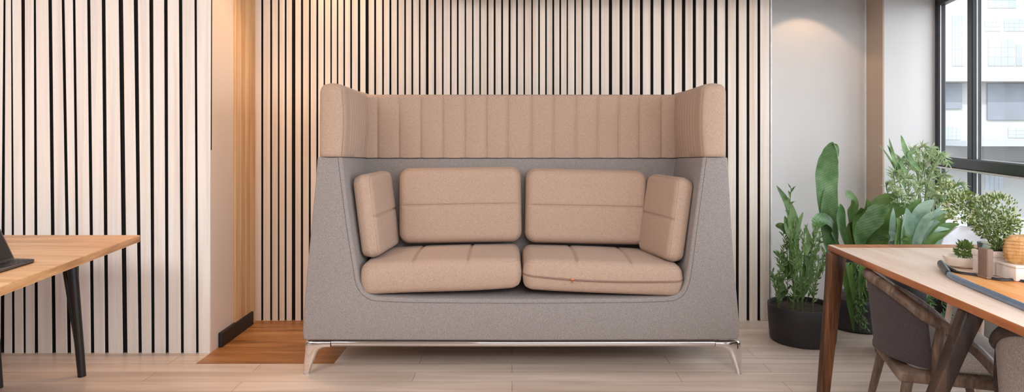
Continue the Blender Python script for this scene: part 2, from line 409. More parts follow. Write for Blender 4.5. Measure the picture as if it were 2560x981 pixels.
# left slatted panel and the return into the recess
top_l = [(7.4,12.7),(27,30.6),(53.2,61.6),(84,89.6),(121.3,130),(155,162),(182.5,188.8),(218.3,226),(254.6,263.7),(297,308),(335,345),(373.3,382.8),(410.2,418.7),(447.2,455.6),(486.2,491.8)]
bot_l = [(1,10),(29.5,35.5),(58,63.3),(86,94),(129.3,138.2),(167,175.5),(191,198),(226,234),(261.5,270),(306,317),(345,353),(378,385.5),(413.5,421),(451.5,458.5),(489.5,495.5)]
ext_l = [(-30-38*k,-22-38*k) for k in range(9,-1,-1)]
wl = tag(obj('wall_left', box(-3.6, XR-0.01, DL+0.012, 4.45, 0, ZT), M['gap'], loc=(0,DL,0)), kind='structure')
vs, fs, mi = slats(ext_l+top_l, ext_l+bot_l, -410, -410, 527, 525, DL-0.004, 0.016, ZT)
sl = obj('slats', (vs,fs), [M['slat_white'], M['gap']], wl)
for p, k in zip(sl.data.polygons, mi): p.material_index = k
tag(sl, 'broad cream vertical slats with black gaps')
wr = tag(obj('wall_recess', box(XR-0.01, XR, DL, DB+0.01, 0, ZT), M['peach'], loc=(XR,DL,0)), kind='structure')
gro = []
y0 = 3.97
for k in range(4):
    gro.append(box(XR, XR+0.012, y0+0.078*k, y0+0.078*k+0.074, 0.0, ZT, 0.003, 1))
tag(obj('oak_lining', join(*gro), M['oak_panel'], wr), 'warm oak boards at the back of the recess')
tag(obj('baseboard_recess', box(XR, XR+0.024, 3.76, 4.22, 0, 0.085, 0.004, 2), M['black'], loc=(XR,3.76,0)), kind='structure')
tag(obj('wall_side', box(-3.7,-3.6,-3.5,4.45,0,ZT), M['white_paint'], loc=(-3.6,0,0)), kind='structure')

# plain wall, pier and window wall on the right
K = 0.258; DW = 4.63; XW = X(2337, DW)
DP = 4.85; XC = X(2166, DP); DC = F*XC/(2209-CX)
tag(obj('trim_1', box(X(1925.5,DB), X(1929,DB), DB-0.006, DP, 0, ZT), M['lamp_trim'], loc=(X(1927,DB),DB,0)), kind='structure')
tag(obj('wall_plain', box(X(1900,DB), XC+0.02, DP, DP+0.12, 0, ZT), M['white_paint'], loc=(2,DP,0)), kind='structure')
tag(obj('wall_pier', box(XC, XW+0.02, DC, DP+0.1, 0, ZT, 0.004, 1), M['white_paint'], loc=(XC,DC,0)), kind='structure')
tag(obj('trim_3', box(XC-0.006, XC+0.001, DC+0.002, DP-0.012, 0, ZT), M['beige_shaded'], loc=(XC,DC,0)), kind='structure')  # thin panel added to darken the pier's shaded side by colour
tag(obj('trim_2', box(XC-0.012, XC, DP-0.012, DP, 0, ZT), M['lamp_trim'], loc=(XC,DP,0)), kind='structure')
# far corner of the window wall, receding slope
tdir = Vector((-K,-1,0)).normalized(); ndir = Vector((-tdir.y, tdir.x, 0)).normalized()   # ndir points outward (+x)
if ndir.x < 0: ndir = -ndir
O = Vector((XW, DW, 0))
def along(px):                                       # distance along the wall at photograph column px
    q = (px-CX)/F; d = (XW-K*DW)/(q-K); return (DW-d)*math.sqrt(1+K*K)
def wbox(s0, s1, n0, n1, z0, z1, bev=0.004):
    g = box(s0, s1, n0, n1, z0, z1, bev, 1) if bev else box(s0, s1, n0, n1, z0, z1)
    return [O+tdir*v.x+ndir*v.y+Vector((0,0,v.z)) for v in g[0]], g[1]
ZS, ZH = 0.42, 2.20; SE = 6.6
rw = join(wbox(-0.3,SE+0.3,0.0,0.2,0,ZS,0), wbox(-0.3,SE+0.3,0.0,0.2,ZH,ZT,0), wbox(SE,SE+1.6,0.0,0.2,ZS,ZH,0))
tag(obj('wall_right', rw, M['white_paint'], loc=tuple(O)), kind='structure')
win = thing('window_1', tuple(O), None, None); tag(win, kind='structure')
s1a, s1b = along(2419), along(2440)
ws = 1.02
muls = [(s1a+(s1b-s1a)*0.5+ws*k) for k in range(6)]
mull_w = 0.072
obj('frame', join(wbox(0.0,0.055,0.0,0.05,ZS,ZH), wbox(SE-0.075,SE,0.0,0.05,ZS,ZH), wbox(0,SE,0.0,0.05,ZH-0.06,ZH), wbox(0,SE,0.0,0.05,ZS,ZS+0.06)), M['black_frame'], win)
for s in muls:
    obj('mullion', wbox(s-mull_w/2, s+mull_w/2, -0.012, 0.04, ZS, ZH), M['black_frame'], win)
obj('transom', join(wbox(0,SE,-0.03,0.05,1.012,1.082,0.008)), M['black_frame'], win)
obj('bead', wbox(0.056,0.064,0.013,0.018,ZS+0.06,ZH-0.06,0.001), M['lamp_trim'], win)
for s in muls: obj('bead', wbox(s+mull_w/2, s+mull_w/2+0.003, 0.012, 0.018, ZS+0.06, ZH-0.06, 0.001), M['lamp_trim'], win)
obj('transom_bead', wbox(0.05,SE,-0.034,-0.006,1.001,1.012,0.002), M['lamp_trim'], win)
edges = [0.07]+muls+[SE-0.07]
for a, b in zip(edges[:-1], edges[1:]):
    for z0, z1 in ((ZS+0.05,1.02),(1.08,ZH-0.05)):
        q = obj('pane', wbox(a+0.02, b-0.02, 0.02, 0.026, z0, z1, 0), M['glass'], win)
obj('sill', wbox(0,SE,-0.06,0.0,ZS-0.03,ZS,0.004), M['white_paint'], win)

# the street outside
tag(obj('pavement', box(4.5,40,-25,45,-3.3,-3.2), M['ground'], loc=(12,12,-3.2)), 'pale paved street outside the window below', 'street')
bd = thing('office_building', (12.0,17.0,-3.2), 'pale concrete office building seen through the window panes', 'building')
DBu = 17.0
def bb(px0, px1, y0, y1, dd0, dd1): return box(X(px0,DBu), X(px1,DBu), DBu-dd0, DBu+dd1, Z(y1,DBu), Z(y0,DBu))
obj('wall', box(6.5, 26, DBu, DBu+6, -3.2, 7.5), M['facade'], bd)
obj('ledge', box(6.45, 26, DBu-0.5, DBu-0.001, Z(207,DBu), Z(172,DBu)), M['facade'], bd)
obj('shutter_band', join(bb(2357,2402,209,272,0.05,0), bb(2466,2640,209,300,0.05,0)), M['facade_grey'], bd)
for (a,b,y0,y1) in ((2470,2536,95,165),(2540,2556,112,165),(2462,2500,45,78),(2510,2560,48,78),(2470,2540,-40,20),(2380,2412,40,165),(2585,2660,40,165),(2360,2400,318,350),(2462,2508,438,475),(2520,2600,318,345),(2640,2800,209,300)):
    w = obj('window', bb(a,b,y0,y1,0.012,0), M['facade_glass'], bd)
    bars = [bb(a+(b-a)*k/4-0.4, a+(b-a)*k/4+0.4, y0, y1, 0.02, 0) for k in range(1,4)]+[bb(a, b, y0+(y1-y0)*k/3-0.4, y0+(y1-y0)*k/3+0.4, 0.018, 0) for k in range(1,3)]
    obj('glazing_bars', join(*bars), M['facade'], w)
obj('balcony_slab', join(bb(2350,2900,352,364,1.0,0), bb(2350,2900,404,414,1.2,0)), M['concrete'], bd)

# ================================================================== SOFA
DF = 3.33; DI = 3.88
sofa = thing('high_back_sofa', (X(1302,DF), 3.7, 0), 'grey and tan two-seat high-back sofa on chrome legs in front of the slatted wall', 'sofa')
def pxz(pts, d): return [(X(a,d), Z(b,d)) for a, b in pts]
outer = [(793,393),(786,480),(777,570),(767,680),(759,775),(756,825),(757,848),(764,852),(900,852),(1302,853),(1700,852),(1840,851),(1848,847),(1850,825),(1846,775),(1838,680),(1830,570),(1825,480),(1820,393)]
inner = [(855,393),(865,480),(877,570),(893,670),(899,705),(910,727),(925,738),(945,743),(1050,747),(1302,749),(1560,747),(1668,744),(1690,739),(1704,728),(1713,706),(1720,670),(1733,570),(1745,480),(1757,393)]
def ushell():
    o, i = pxz(outer, DF), pxz(inner, DF); n = len(o); vs, fs = [], []
    for y in (DF, DI):
        for (x,z) in o: vs.append(Vector((x,y,z-(y-DF)*0.047 if z > 1.05 else z)))
        for (x,z) in i: vs.append(Vector((x,y,z-(y-DF)*0.047 if z > 1.05 else z)))
    A = 2*n
    for k in range(n-1):
        fs += [(k,k+1,n+k+1,n+k), (A+k,A+n+k,A+n+k+1,A+k+1), (k,A+k,A+k+1,k+1), (n+k,n+k+1,A+n+k+1,A+n+k)]
    fs += [(0,n,A+n,A), (n-1,A+n-1,A+2*n-1,2*n-1)]
    return bevel((vs,fs), 0.011, 3, 0.9)
obj('shell', ushell(), M['grey'], sofa, 0.6)
tp = Z(395,DI)
back = [Vector(v) for y, g in ((DI-0.01,0.0),(DI+0.15,0.03)) for v in ((X(757,DF)+g,y,0.19),(X(1849,DF)-g,y,0.19),(X(1820,DF)-g-0.006,y,tp),(X(793,DF)+g+0.006,y,tp))]
obj('back_panel', bevel((back, [(0,1,2,3),(7,6,5,4),(0,4,5,1),(1,5,6,2),(2,6,7,3),(3,7,4,0)]), 0.012, 3), M['grey'], sofa, 0.6)
# stitched seams: inner front edge of the shell
ipts = []
for k, (a_, b_2) in enumerate(inner):
    p0, p1 = inner[max(k-1,0)], inner[min(k+1,len(inner)-1)]; tx, ty = p1[0]-p0[0], p1[1]-p0[1]; L_ = math.hypot(tx,ty)
    ipts.append(P(a_-ty/L_*10, b_2+tx/L_*10, DF-0.0005))
obj('seam', tube(crom(ipts,4), 0.0012, 5), M['grey_cord'], sofa, True)
# tan headrest: two wings and the channel-stitched band
zs_f = Z(393, DF)
def seamz(y): return zs_f-(y-DF)*0.047
def wing(sgn):
    xo, xi = (X(797,DF), X(857,DF)) if sgn < 0 else (X(1818,DF), X(1757,DF))
    xm = (xo+xi)/2; th = abs(xi-xo)/2
    ztop = Z(208, DF); zb = zs_f-0.06; y0, y1 = DF-0.004, DI+0.14
    a = (y1-y0)/2; b = (ztop-zb)/2; ym = (y0+y1)/2; zm = (ztop+zb)/2
    chan = [-a+0.12+0.052*k for k in range(7)]
    inn = -sgn
    def d(v):
        t = v.z                                        # thickness axis, +z = inner face
        y = ym+v.x; z = zm+v.y; x = xm+inn*t
        if t > 0: x += inn*0.012*math.sin(PI*max(0,min(1,(z-zs_f)/(ztop-zs_f))))
        # outline: the top dips a little behind the front corner
        k = (y-y0)/(y1-y0)
        if z > zs_f+0.1: z -= 0.012*min(1,k*1.6)*(z-zs_f-0.1)/(ztop-zs_f-0.1)
        zz = seamz(y)+0.001
        if z < zz: z = zz
        return (x, y, z)
    g = cushion(a, b, th, 0.05, 0.034, 0.004, 12, 10, grooves_x=chan, gd=0.005, gw=0.007, deform=d)
    o = obj('head_wing', g, M['tan'], sofa, True)
    s = 0.01
    pts = []
    for k in range(17):                                # seam along the inner front corner
        z = zs_f+(ztop-0.03-zs_f)*k/16
        pts.append(Vector((xm+inn*(th-0.007+0.010*math.sin(PI*k/16)), y0+0.0085, z)))
    obj('seam', tube(pts, 0.0012, 5), M['tan_cord'], o, True)
wing(-1); wing(1)
cpx = [943,997,1051,1106,1161,1215,1268,1328,1383,1440,1495,1548,1600,1655]
def band():
    DBk = DI-0.012
    xs_ = [X(p,DBk) for p in cpx]; x0, x1 = X(905,DBk), X(1694,DBk); xm = (x0+x1)/2; a = (x1-x0)/2
    ztop = Z(237,DBk); zseam = Z(395,DI)+0.001; zb = zseam-0.05; b = (ztop-zb)/2; zm = (ztop+zb)/2; h = 0.075
    bounds = [x0-0.02]+xs_+[x1+0.02]
    def d(v):
        x = xm+v.x; z = zm+v.y; y = DBk+h-v.z
        if v.z > 0:
            for p, q in zip(bounds[:-1], bounds[1:]):
                if p <= x <= q:
                    t = (x-p)/(q-p)*2-1; y -= 0.009*(1-t*t)-0.003; break
            for gx in xs_: y += 0.006*math.exp(-((x-gx)/0.006)**2)
        z = max(z, zseam); return (x, y, z)
    g = cushion(a, b, h, 0.02, 0.018, 0.0, 40, 12, grooves_x=[x-xm for x in xs_], gd=0.0, deform=d)
    o = obj('head_band', g, M['tan'], sofa, True)
band()
obj('seam', tube([Vector((X(905,DI-0.01),DI-0.013,Z(395,DI))),Vector((X(1694,DI-0.01),DI-0.013,Z(395,DI)))], 0.0025, 6), M['grey_cord'], sofa, True)
# chrome base
rz = Z(859.5, DF+0.02); rr = 0.0165
obj('base_rail', tube([(X(826,DF),DF+0.03,rz),(X(1302,DF),DF+0.03,rz-0.002),(X(1790,DF),DF+0.03,rz)], rr, 16), M['chrome'], sofa, 0.8)
obj('base_rail', tube([(X(826,DF),DI+0.09,rz),(X(1790,DF),DI+0.09,rz)], rr, 16), M['chrome'], sofa, 0.8)
def sofa_leg(sgn, yc):
    ref = (762, 825) if sgn < 0 else (1852, 1784)
    def m(u): return ref[0]+u if sgn < 0 else ref[0]-u   # u px inward from the outer corner
    # (outer edge u,y) then (inner edge u,y) pairs: a cast blade that runs from the rail down to the foot
    prs = [((66,851),(66,868)),((50,851),(52,868.5)),((36,851),(43,871)),((22,850.5),(36,876)),((8,851),(31,884)),((2,858),(26.5,895)),((0.5,880),(21,908)),((-1.5,905),(15.5,922)),((-3.5,928),(11,936)),((-4.5,938),(9,944))]
    sec = []; dd = DF+0.03
    for k, ((u0,v0),(u1,v1)) in enumerate(prs):
        p, q = P(m(u0),v0,dd), P(m(u1),v1,dd); c = (p+q)/2; r = (p-q)/2; dep = 0.020-0.009*max(0,k-3)/6.0
        sec.append((c, r, dep))
    n = 16; vs, fs = [], []
    # smooth the section chain
    C3 = crom([s[0] for s in sec], 4); R3 = crom([s[1] for s in sec], 4); D3 = crom([Vector((s[2],0,0)) for s in sec], 4)
    for c, r, dv in zip(C3, R3, D3):
        for j in range(n):
            an = 2*PI*j/n; ca, sa = math.cos(an), math.sin(an)
            ca = math.copysign(abs(ca)**0.75, ca); sa = math.copysign(abs(sa)**0.75, sa)
            vs.append(Vector((c.x+r.x*ca, yc+dv.x*sa, c.z+r.z*ca)))
    mth = len(C3)
    for i in range(mth-1):
        for j in range(n): fs.append((i*n+j, i*n+(j+1)%n, (i+1)*n+(j+1)%n, (i+1)*n+j))
    fs += [tuple(range(n)), tuple(range((mth-1)*n+n-1,(mth-1)*n-1,-1))]
    lg = obj('leg', (vs,fs), M['chrome'], sofa, 0.9)
    cx = C3[-1].x; zz = C3[-1].z
    obj('glide', lathe([(0.011,0.0),(0.013,0.003),(0.013,zz*0.6),(0.008,zz+0.004)], cx, yc, 16), M['glide'], lg, True)
for sg in (-1,1):
    for yc in (DF+0.03, DI+0.09): sofa_leg(sg, yc)

# ------------------------------------------------------------------ loose cushions
def seat_cushion(px0, px1, roll, zmid, label, zipped, bend, y0=DF-0.004, flip=1):
    xm = X((px0+px1)/2, DF); a = (X(px1,DF)-X(px0,DF))/2; b = 0.255; h = 0.078; R = 0.06; r = 0.045
    ym = y0+b
    mt = Matrix.Translation((xm, ym, zmid)) @ Matrix.Rotation(roll, 4, 'Y')
    def d(v):
        z = v.z+bend*(v.x/a)**3 if v.z < 0 else v.z+bend*0.4*(v.x/a)**3
        return mt @ Vector((v.x, v.y, z))
    t = thing('seat_cushion', (xm, ym, zmid-h), label, 'cushion', 'seat cushions on the sofa')
    obj('cover', cushion(a, b, h, R, r, 0.022, 22, 16, grooves_x=(-a*0.34,a*0.34), gd=0.009, gw=0.008, deform=d, puff_back=0.006), M['tan'], t, True)
    obj('piping', join(piping(a, b, h, R, r, 1, 0.0016, d), piping(a, b, h, R, r, -1, 0.0022, d)), M['tan_cord'], t, True)
    if zipped:
        def zp(u, k, zoff=0.0):                       # zip wanders along the front boxing
            return d(Vector((u*(a+0.002), -b-0.0045-k+0.06*(1-math.sqrt(max(0,1-max(0,(abs(u)-0.86)/0.14)**2))), 0.004-0.013*math.sin((u+1)*PI*0.55)+zoff)))
        us = [-0.995+1.99*k/60 for k in range(61)]
        zi = obj('zip', tube([zp(u,0) for u in us], 0.0042, 8, flat=1.0), M['zip'], t, True)
        tag(zi, 'mauve zip across the front edge')
        obj('zip_edge', tube([zp(u,0,-0.0065) for u in us], 0.0018, 6), M['tan_cord'], zi, True)
        c = zp(-0.39, 0.003)
        obj('zip_slider', join(xf(box(-0.011,0.011,-0.004,0.004,-0.006,0.006,0.003,2), Matrix.Translation(c)), xf(box(-0.003,0.003,-0.007,-0.003,-0.016,0.002,0.001,1), Matrix.Translation(c))), M['copper'], zi, 0.6)
    return t
seat_cushion(897, 1303, -0.028, 0.503, 'tan seat cushion with a plain front edge, in the left half of the grey sofa', False, 0.010)
seat_cushion(1308, 1711, 0.040, 0.495, 'tan seat cushion with a zip and copper slider across its front edge', True, -0.004)

def loose(name, mt, a, b, h, R, r, puff, gy, label, group, tilt=0.0, strap=False):
    def d(v): return mt @ v
    t = thing(name, tuple(mt @ Vector((0,-b,0))), label, 'cushion', group)
    obj('cover', cushion(a, b, h, R, r, puff, 16, 14, grooves_y=(gy,), gd=0.011, gw=0.006, deform=d, puff_back=puff*0.4), M['tan'], t, True)
    obj('piping', join(piping(a, b, h, R, r, 1, 0.0015, d), piping(a, b, h, R, r, -1, 0.0018, d)), M['tan_cord'], t, True)
    return t
# back cushions: plan x -> X, plan y -> up, thickness -> towards the viewer
def stand(xm, ym, zm, lean, roll, yaw):
    base = Matrix(((1,0,0,0),(0,0,-1,0),(0,1,0,0),(0,0,0,1)))        # x->x, y->z, z->-y
    return Matrix.Translation((xm,ym,zm)) @ Matrix.Rotation(yaw,4,'Z') @ Matrix.Rotation(roll,4,'Y') @ Matrix.Rotation(-lean,4,'X') @ base
dbc = 3.70
loose('back_cushion', stand(X(1148.5,dbc), 3.775, Z(516,dbc), 0.10, -0.016, 0), (X(1302,dbc)-X(995,dbc))/2, 0.213, 0.062, 0.062, 0.04, 0.014, 0.0, 'tan back cushion with one cross seam standing behind the plain-edged seat cushion', 'back cushions on the sofa')
loose('back_cushion', stand(X(1468.5,dbc), 3.779, Z(520,dbc), 0.10, 0.022, 0), (X(1622,dbc)-X(1316,dbc))/2, 0.211, 0.062, 0.062, 0.04, 0.014, 0.0, 'tan back cushion with one cross seam standing behind the zipped seat cushion', 'back cushions on the sofa')
# side cushions: lean on the wings, large face towards the middle of the sofa
def side(sgn, xf_, xb_, yf, yb, zc, hgt, th, lean, label):
    # xf_/xb_: inner-face X at the front / back end
    L = math.hypot(yb-yf, xb_-xf_); ax = Vector((xb_-xf_, yb-yf, 0)).normalized()
    up = Vector((-sgn*lean*-1, 0, 1)).normalized() if False else Vector((sgn*lean, 0, 1)).normalized()
    nrm = ax.cross(up)
    if nrm.x*(-sgn) < 0: nrm = -nrm
    nrm.normalize(); up = nrm.cross(ax).normalized()
    if up.z < 0: up = -up
    c = Vector(((xf_+xb_)/2, (yf+yb)/2, zc))-nrm*th
    m = Matrix((( ax.x,up.x,nrm.x,c.x),(ax.y,up.y,nrm.y,c.y),(ax.z,up.z,nrm.z,c.z),(0,0,0,1)))
    return loose('side_cushion', m, L/2, hgt/2, th, 0.05, 0.03, 0.010, -0.005 if sgn < 0 else 0.0, label, 'side cushions on the sofa')
side(-1, X(938,3.42), X(991,3.80), 3.40, 3.80, Z(531,3.55), 0.435, 0.050, 0.13, 'tan side cushion leaning on the inside of the left arm of the grey sofa')
side(1, X(1682,3.40), X(1604,3.73), 3.38, 3.73, Z(540,3.53), 0.440, 0.048, 0.16, 'tan side cushion leaning on the inside of the right arm of the grey sofa')

# ================================================================== LEFT TABLE + LAPTOP
ZTB = 0.717
def on_table(px, py, z=ZTB):
    d = F*(H-z)/(py-HY); return Vector((X(px,d), d, z))
a = on_table(351,588); b = on_table(0,717); a.y = min(a.y, DL-0.03)
dr = (b-a).normalized(); e = a+dr*2.6
lt = thing('oak_desk', (a.x-0.6, a.y-0.7, 0), 'light oak desk with splayed black legs in front of the left slatted wall', 'table')
poly = [(a.x,a.y),(e.x,e.y),(-3.45,e.y),(-3.45,a.y)]
tl_ = obj('tabletop', bevel(slab(poly, ZTB-0.036, ZTB), 0.004, 2), [M['table_l'], M['table_l_edge']], lt, 0.5)
for p in tl_.data.polygons:
    if abs(p.normal.z) < 0.3: p.material_index = 1
ins = 0.03
poly2 = [(a.x-0.07,a.y-ins),(e.x-ins,e.y+ins),(-3.42,e.y+ins),(-3.42,a.y-ins)]
obj('under_rail', bevel(slab(poly2, ZTB-0.056, ZTB-0.036), 0.008, 2), M['table_l_edge'], lt)
def straight_leg(name, top, bot, r0, r1, mat, par, flat=1.0, n=14):
    return obj(name, tube([top, top.lerp(bot,0.5), bot], [r0,(r0+r1)/2,r1], n, flat=flat), mat, par, 0.9)
dl = 3.32
l1 = straight_leg('leg', Vector((X(176,dl),dl,ZTB-0.05)), Vector((X(205,dl),dl,0.0)), 0.026, 0.019, M['leg_black'], lt)
obj('brace', tube([Vector((X(152,dl),dl,ZTB-0.05)), Vector((X(172,dl),dl,0.42)), Vector((X(196,dl),dl,0.10))], [0.011,0.011,0.008], 10), M['leg_black'], l1, True)
d2 = 3.17
straight_leg('leg', Vector((X(-30,d2),d2,ZTB-0.05)), Vector((X(-2,d2),d2,0.0)), 0.024, 0.017, M['leg_black'], lt)
straight_leg('leg', Vector((-1.95,1.35,ZTB-0.05)), Vector((-1.88,1.30,0.0)), 0.026, 0.019, M['leg_black'], lt)
straight_leg('leg', Vector((-3.3,1.35,ZTB-0.05)), Vector((-3.36,1.30,0.0)), 0.026, 0.019, M['leg_black'], lt)

lp = thing('laptop', (-2.01,2.55,ZTB), 'dark grey laptop with its screen tilted back on the oak desk', 'laptop')
pf, pn = on_table(95,655), on_table(0,684)
xr_f, xr_n = pf.x, pn.x; yf_ = pf.y; yn_ = yf_-0.32
xh = X(37, 2.67)
def lx(y): return xr_f+(xr_n-xr_f)*(yf_-y)/(pf.y-pn.y)
base_poly = [(lx(yf_)-0.02,yf_),(lx(yf_),yf_-0.02),(lx(yn_),yn_),(xh,yn_),(xh,yf_+0.01)]
obj('base', join(bevel(slab(base_poly, ZTB+0.004, ZTB+0.013), 0.002, 2)), M['laptop'], lp, 0.5)
obj('base_edge', bevel(slab([(p[0]-0.003 if p[0] > -2.0 else p[0], p[1]) for p in base_poly], ZTB, ZTB+0.004), 0.001, 1), M['laptop_edge'], lp)
keys = []
for i in range(4):
    for j in range(11):
        x = xh+0.022+i*0.02; y = yf_-0.02-j*0.025; keys.append(box(x,x+0.016,y-0.021,y,ZTB+0.013,ZTB+0.0145))
obj('keyboard', join(*keys), M['laptop_edge'], lp)
hx = xh; sz0 = ZTB+0.012; tilt = math.atan(0.48)
def scr(u, y, n): return Vector((hx-math.sin(tilt)*u+math.cos(tilt)*n, y, sz0+math.cos(tilt)*u+math.sin(tilt)*n))
def sbox(u0,u1,y0,y1,n0,n1):
    g = box(u0,u1,y0,y1,n0,n1,0.002,2); return [scr(v.x,v.y,v.z) for v in g[0]], g[1]
ld = obj('lid', sbox(0,0.215,yn_,yf_+0.005,-0.008,0.0), M['laptop'], lp, 0.5)
obj('screen', sbox(0.006,0.210,yn_+0.006,yf_-0.002,-0.002,0.001), M['screen'], ld)
obj('hinge', tube([Vector((hx,yn_+0.05,ZTB+0.011)),Vector((hx,yf_-0.05,ZTB+0.011))], 0.006, 10), M['laptop_edge'], lp, True)

# ================================================================== RIGHT TABLE
ra = on_table(2068,612); rb = on_table(2560,819)
rdir = (rb-ra).normalized(); re = ra+rdir*2.5
rt = thing('oak_table', (1.85,2.2,0), 'pale oak table with brown edges and tapered legs beside the window', 'table')
XR2 = 2.56
rpoly = [(ra.x,ra.y),(re.x,re.y),(XR2-0.66,re.y),(XR2,ra.y)]
n = len(rpoly)
tt = bevel(slab(rpoly, ZTB-0.029, ZTB), 0.006, 3)
to = obj('tabletop', tt, [M['table_r_edge'], M['table_r']], rt, 0.5)
for p in to.data.polygons:
    if p.normal.z > 0.9: p.material_index = 1
obj('back_lipping', box(ra.x+0.02, XR2-0.02, ra.y-0.085, ra.y-0.006, ZTB-0.002, ZTB+0.0012), M['table_r_edge'], rt)
def blade_leg(top, bot, w0, w1, t0, t1, mat, bow=0.0, nm='leg'):
    sec = []
    for k in range(9):
        t = k/8; c = top.lerp(bot,t)+Vector((bow*math.sin(PI*t),0,0)); w = w0+(w1-w0)*t+0.012*max(0,0.18-t)/0.18; th = t0+(t1-t0)*t
        sec.append([(c.x-w/2,c.y-th/2,c.z),(c.x+w/2,c.y-th/2,c.z),(c.x+w/2,c.y+th/2,c.z),(c.x-w/2,c.y+th/2,c.z)])
    vs = [Vector(v) for s in sec for v in s]; fs = []
    for i in range(8):
        for j in range(4): fs.append((i*4+j,i*4+(j+1)%4,(i+1)*4+(j+1)%4,(i+1)*4+j))
    fs += [(0,1,2,3),(35,34,33,32)]
    return bevel((vs,fs), 0.008, 3, 0.8)
yl = ra.y-0.06
obj('leg', blade_leg(Vector((X(2091,yl),yl,ZTB-0.029)), Vector((X(2056,yl),yl,0)), 0.064, 0.048, 0.06, 0.04, M['walnut']), M['walnut'], rt, 0.5)
yl2 = 2.06
pt = Vector((X(2432,yl2),yl2,ZTB-0.029)); pb = Vector((X(2347,yl2),yl2,Z(975,yl2))); pb = pt+(pb-pt)*(pt.z/(pt.z-pb.z))
obj('leg', blade_leg(pt, pb, 0.056, 0.040, 0.05, 0.036, M['dark_leg']), M['dark_leg'], rt, 0.5)
obj('leg', blade_leg(Vector((XR2-0.06,yl,ZTB-0.029)), Vector((XR2-0.03,yl,0)), 0.06, 0.044, 0.06, 0.04, M['walnut']), M['walnut'], rt, 0.5)
obj('under_rail', box(ra.x+0.03, XR2-0.06, yl-0.012, yl+0.012, ZTB-0.07, ZTB-0.029), M['dark_leg'], rt)
gx0 = ra.x+rdir.x/rdir.y*(yl2-ra.y)
obj('under_rail', box(gx0+0.03, XR2-0.42, yl2-0.012, yl2+0.012, ZTB-0.06, ZTB-0.029), M['dark_leg'], rt)

# tray and planters on the table
def tray():
    tip = on_table(2358,672)
    t = thing('curved_tray', (1.72,2.2,ZTB), 'long boat-shaped tray with an orange base and blue-grey rim on the pale oak table', 'tray')
    front = [on_table(*p) for p in ((2358,676),(2372,694),(2400,709),(2450,731),(2500,752),(2560,777))]
    f = [Vector((v.x,v.y,ZTB)) for v in front]; dv = (f[-1]-f[-2]).normalized(); f += [f[-1]+dv*0.2, f[-1]+dv*0.34+Vector((0.06,0,0))]
    bk = [on_table(*p) for p in ((2358,676),(2395,688),(2440,695),(2500,707),(2560,711))]
    bk = [Vector((v.x,v.y,ZTB)) for v in bk]; bk += [bk[-1]+Vector((0.05,-0.25,0)), Vector((f[-1].x+0.05,f[-1].y,ZTB))]
    fc, bc = crom(f,6), crom(bk,7)
    ring = fc+bc[::-1][:-1]
    cen = sum(ring, Vector())/len(ring)
    base = [(p.x,p.y) for p in ring]
    obj('base', slab(base, ZTB+0.001, ZTB+0.006), M['orange'], t)
    obj('front_rim', tube([p+Vector((0,0,0.010)) for p in fc], [0.0085]*len(fc), 10, flat=1.4), M['steel_blue'], t, True)
    obj('back_rim', tube([p+Vector((0,0,0.008)) for p in bc], [0.006]*len(bc), 10, flat=1.2), M['dark_tip'], t, True)
    tp_ = [fc[6]+Vector((0,0,0.012)), fc[3]+Vector((-0.001,0,0.016)), fc[0]+Vector((-0.004,0.006,0.022)), bc[2]+Vector((0,0,0.016)), bc[6]+Vector((0,0,0.010))]
    obj('tip', tube(crom(tp_,5), [0.006+0.0075*math.sin(PI*min(1,0.15+0.85*k/20)) for k in range(21)], 12, flat=1.2), M['dark_tip'], t, True)
tray()
zt = ZTB+0.007
def bush(center, radii, nl, L, w, seed, shell=0.35, bot=None):
    random.seed(seed); gs = []
    for _ in range(nl):
        while True:
            v = Vector((rnd(-1,1),rnd(-1,1),rnd(-1,1)))
            if shell < v.length <= 1: break
        p = Vector(center)+Vector((v.x*radii[0],v.y*radii[1],v.z*radii[2]))
        k = mnoise.noise(p*9.0+Vector((seed,0,0)))
        if k < -0.22: continue
        if bot is not None and p.z < bot: continue
        d = Vector((v.x,v.y,v.z+0.5))+Vector((rnd(-.6,.6),rnd(-.6,.6),rnd(-.6,.6)))
        gs.append(small_leaf(p, d, L*rnd(.6,1.3), w*rnd(.6,1.3), Vector((rnd(-.5,.5),-1,rnd(0,1)))))
    return gs
# small dish with a green tuft
ds = 2.56; dx = X(2412,ds)
th_ = thing('beige_dish', (dx,ds,ZTB), 'low beige dish holding a small green tuft at the end of the tray', 'planter')
obj('dish', lathe([(0.045,ZTB+0.001),(0.066,ZTB+0.010),(0.079,ZTB+0.036),(0.080,ZTB+0.044),(0.075,ZTB+0.044),(0.069,ZTB+0.032),(0.02,ZTB+0.030)], dx, ds, 40, 1.0, 0.75), M['beige_dish'], th_, 0.7)
obj('foliage', join(*bush((dx,ds,ZTB+0.068), (0.032,0.026,0.032), 420, 0.014, 0.007, 11, 0.1)), M['leaf_bush'], th_)
